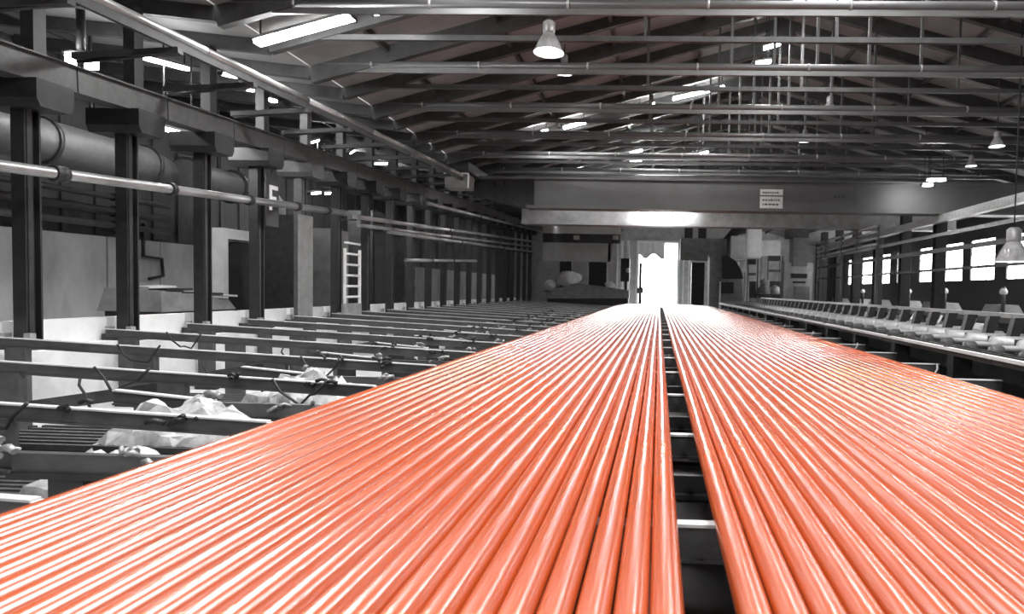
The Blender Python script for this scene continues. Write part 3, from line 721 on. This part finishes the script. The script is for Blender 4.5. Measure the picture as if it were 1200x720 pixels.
# machinery on the other side of the doorway
hd = thing('extraction_hood', (P(825, 300, 58).x, 58, 0), 'pale boxed extraction hood beside the bright doorway', 'hood')
face_box(MB(), 797, 280, 852, 305, 58, 1.5).build('hood', 'machine_grey', hd)
for x_ in (799, 806): face_box(MB(), x_, 305, x_+3, 380, 58.2, .3).build('leg', 'white_paint', hd)
face_box(MB(), 845, 305, 849, 380, 58.2, .3).build('leg', 'mid_steel', hd)
face_box(MB(), 809, 308, 826, 380, 58.6, .8).build('motor_block', 'dark_steel', hd)
for x_, y_ in ((808, 281), (824, 281)): face_box(MB(), x_-6, 266, x_+4, 280, 58.3, .5).build('pipe_stub', 'dark_steel', hd)
mc = thing('press_housing', (P(850, 330, 54).x, 54, 0), 'rounded grey press housing with a dark belt cover beyond the tubes', 'machine')
a = P(845, 380, 54); b = P(846, 299, 54); cc = P(870, 318, 54)
arc = [(P(832, 300, 54).x, max(a.z, 0)), (P(870, 330, 54).x, max(a.z, 0))]
arc = [(P(x_, y_, 54).x, max(P(x_, y_, 54).z, .02)) for x_, y_ in ((830, 380), (871, 380), (869, 325), (864, 312), (855, 303), (846, 299), (831, 299))]
MB().prism(arc, 'y', 54, 55.2).build('housing', 'machine_grey', mc)
arc = [(P(x_, y_, 53.9).x, P(x_, y_, 53.9).z) for x_, y_ in ((846, 327), (871, 327), (868, 316), (862, 306), (853, 300), (846, 300))]
MB().prism(arc, 'y', 53.8, 54).build('belt_cover', 'dark_steel', mc)
face_box(MB(), 845, 331, 860, 344, 53.7, .3).build('motor', 'black_steel', mc)
face_box(MB(), 829, 302, 832, 380, 53.7, .2).build('pipe', 'white_paint', mc); face_box(MB(), 842, 330, 845, 380, 53.6, .2).build('pipe', 'white_paint', mc)
du = thing('bent_duct', (P(855, 290, 60).x, 60, 0), 'dark bent duct rising between pale boxes behind the press', 'duct')
MB().tube([P(849, 380, 60)+Vector((0, 0, 1.2)), P(850, 300, 60), P(853, 282, 60), P(863, 270, 60), P(885, 266, 60)], .5, 14).build('duct', 'dark_steel', du)
MB().tube([Vector((P(849, 380, 60).x, 60, 0)), P(849, 380, 60)+Vector((0, 0, 1.2))], .55, 14).build('duct_foot', 'dark_steel', du)
for (x0, y0, x1, y1, Y, m_, lab) in ((857, 277, 874, 304, 57, 'pale_paint', 'pale square cabinet high behind the press housing'), (875, 267, 893, 302, 58, 'white_paint', 'tall white panel behind the grey machine row'),
                                    (894, 282, 915, 300, 59.5, 'pale_paint', 'wide pale tank beside the tall white panel'), (866, 307, 874, 319, 55.6, 'pale_paint', 'small pale box under the square cabinet')):
    t = thing('machine_box', (P(x0, y1, Y).x, Y, 0), lab, 'cabinet')
    face_box(MB(), x0, y0, x1, y1, Y, .8).build('body', m_, t); face_box(MB(), x0+2, y0+3, x1-2, y1-3, Y-.05, .05).build('door', m_, t)
    face_box(MB(), x0+1, y1, x0+3, 380, Y+.2, .2).build('leg', 'dark_steel', t); face_box(MB(), x1-3, y1, x1-1, 380, Y+.2, .2).build('leg', 'dark_steel', t)
vl = thing('valve_stand', (P(895, 340, 52).x, 52, 0), 'pale valve on a stand among the grey machines', 'valve')
p = P(895, 345, 52)
MB().box(p.x-.7, p.x+.7, 51.7, 52.3, 0, p.z).build('stand', 'mid_steel', vl)
MB().lathe(p, [(.001, 0), (.6, .05), (.55, .5), (.3, .7), (.3, .9), (.4, 1.0), (.35, 1.2), (.001, 1.3)], 14).build('valve_body', 'machine_grey', vl)
MB().lathe(p+Vector((.9, 0, 0)), [(.001, 0), (.45, .05), (.4, .6), (.001, .8)], 12).build('flange', 'machine_pale', vl)
tc_ = thing('tall_cabinet', (P(935, 340, 48).x, 48, 0), 'tall grey mill cabinet with a black slot and pale lower housing', 'machine')
face_box(MB(), 917, 308, 953, 380, 48, 1.2).build('lower_housing', 'machine_pale', tc_)
face_box(MB(), 929, 279, 947, 312, 47.7, 1.4).build('tower', 'machine_grey', tc_)
face_box(MB(), 923, 267, 948, 279, 47.9, 1.2).build('head', 'mid_steel', tc_)
face_box(MB(), 927, 321, 946, 326, 47.9, .12).build('slot', 'black_steel', tc_)
face_box(MB(), 929, 330, 944, 332, 47.9, .12).build('slot', 'dark_steel', tc_)
face_box(MB(), 930, 336, 949, 380, 47.8, .2).build('door', 'machine_grey', tc_)
for (x0, x1, y0, m_, Y, lab) in ((898, 918, 300, 'dark_steel', 55, 'dark machine frame before the pale tank'), (955, 972, 285, 'black_steel', 46, 'black column-like frame beside the tall mill cabinet'), (874, 889, 304, 'dark_steel', 54.5, 'dark machine frame under the tall white panel')):
    t = thing('mill_stand', (P(x0, 380, Y).x, Y, 0), lab, 'mill stand')
    face_box(MB(), x0, y0, x0+3, 380, Y, .4).build('post', m_, t); face_box(MB(), x1-3, y0, x1, 380, Y, .4).build('post', m_, t)
    face_box(MB(), x0+3, y0, x1-3, y0+6, Y, .4).build('head', m_, t); face_box(MB(), x0+3, 330, x1-3, 380, Y+.1, .3).build('panel', m_, t)
    face_box(MB(), x0+3, y0+16, x1-3, y0+19, Y+.1, .2).build('crossbar', 'mid_steel', t)
ro = thing('glare_plate', (0, 47, 0), 'smooth pale plate added to reflect door glare between the tube ends and the bright doorway', 'reflector')  # added reflector: glossy plate stands in for the glare of the door-lit floor
for q in range(3): MB().box(-1.9, 3.0, 47+2.4*q+.02, 49.4+2.4*q-.02, ZB-.06, ZB).build('top_plate', 'bright_steel', ro)
for q in range(3):
    for x_ in (-1.7, 2.6): MB().box(x_-.1, x_+.1, 47.6+2.4*q, 47.8+2.4*q, 0, ZB-.06).build('leg', 'dark_steel', ro)
# outside ground beyond the doorway
struct(MB().box(-30, 30, 90, 160, -.25, -.05).build('ground', 'ground_out'))

# ================================================================== DEBRIS UNDER THE BED ON THE LADDER SIDE
def crumple(c, sx, sy, h, seed, label):
    rnd = random.Random(seed); n = 16; m = MB(); idx = {}
    for i in range(n+1):
        for j in range(n+1):
            u, v = i/n, j/n; e = min(u, 1-u, v, 1-v)*4
            z = h*min(1, e*.8)**.7*(.6+.16*math.sin(u*9+seed)*math.sin(v*5+2*seed)+.12*math.sin(u*17+v*8)+.2*rnd.random())
            idx[i, j] = len(m.v)
            m.v.append(Vector((c[0]+sx*(u-.5)+rnd.uniform(-.03, .03), c[1]+sy*(v-.5)+rnd.uniform(-.03, .03), c[2]+z)))
    for i in range(n):
        for j in range(n): m.f.append((idx[i, j], idx[i+1, j], idx[i+1, j+1], idx[i, j+1])); m.sm.append(False)
    o = m.build('crumpled_film', 'plastic_film', base=c); return tag(o, label, 'plastic film')
# ribbed grating beds where film lies
for k, (xx, y0, y1, zz) in enumerate(((-4.5, 4.1, 4.68, .6), (-4.7, 4.95, 5.66, .78), (-4.7, 6.8, 7.5, .78))):
    t = thing('floor_grating', (xx, y0, zz), ['ribbed dark grating under the first walking beam with film on it', 'ribbed dark grating under the middle heap of plastic film', 'ribbed dark grating under the heap of film closest to the ladder'][k], 'grating')
    MB().box(xx-1.2, xx+1.0, y0, y1, zz-.05, zz-.02).build('tray', 'black_steel', t)
    n = 7
    for q in range(n):
        yq = y0+.03+(y1-y0-.06)*q/(n-1); MB().box(xx-1.15, xx+.95, yq-.02, yq+.02, zz-.02, zz+.02).build('bar', 'mid_steel', t)
    for lx_ in (xx-1.1, xx+.85): MB().box(lx_, lx_+.08, y0+.05, y1-.05, 0, zz-.05).build('leg', 'dark_steel', t)
crumple((-3.9, 4.39, .62), 1.3, .5, .36, 1, 'crumpled clear plastic film under the first walking beam beside the tubes')
crumple((-4.2, 5.3, .8), 1.2, .6, .4, 2, 'middle heap of crumpled plastic film under the rack beams')
crumple((-4.2, 7.15, .8), 1.2, .6, .42, 3, 'crumpled plastic film under the rack beams, the heap closest to the ladder')
for k, (x0, yv) in enumerate(((-6.2, 6.6), (-7.6, 8.45), (-5.6, 4.75), (-4.2, 6.6), (-5.0, 8.45), (-8.4, 10.3))):
    rnd = random.Random(50+k); t = bar_top(x0)
    pts = [(x0+.1*q+rnd.uniform(-.03, .03), yv-.07, t+.02-.32*math.sin(math.pi*q/6)*(.6+.4*rnd.random())) for q in range(7)]
    tag(MB().tube(pts, .014, 6).build('hanging_cable', 'cable_rubber'), 'thin black cable drooping in a loop from a rack beam', 'cable', 'cables drooping from the rack beams')
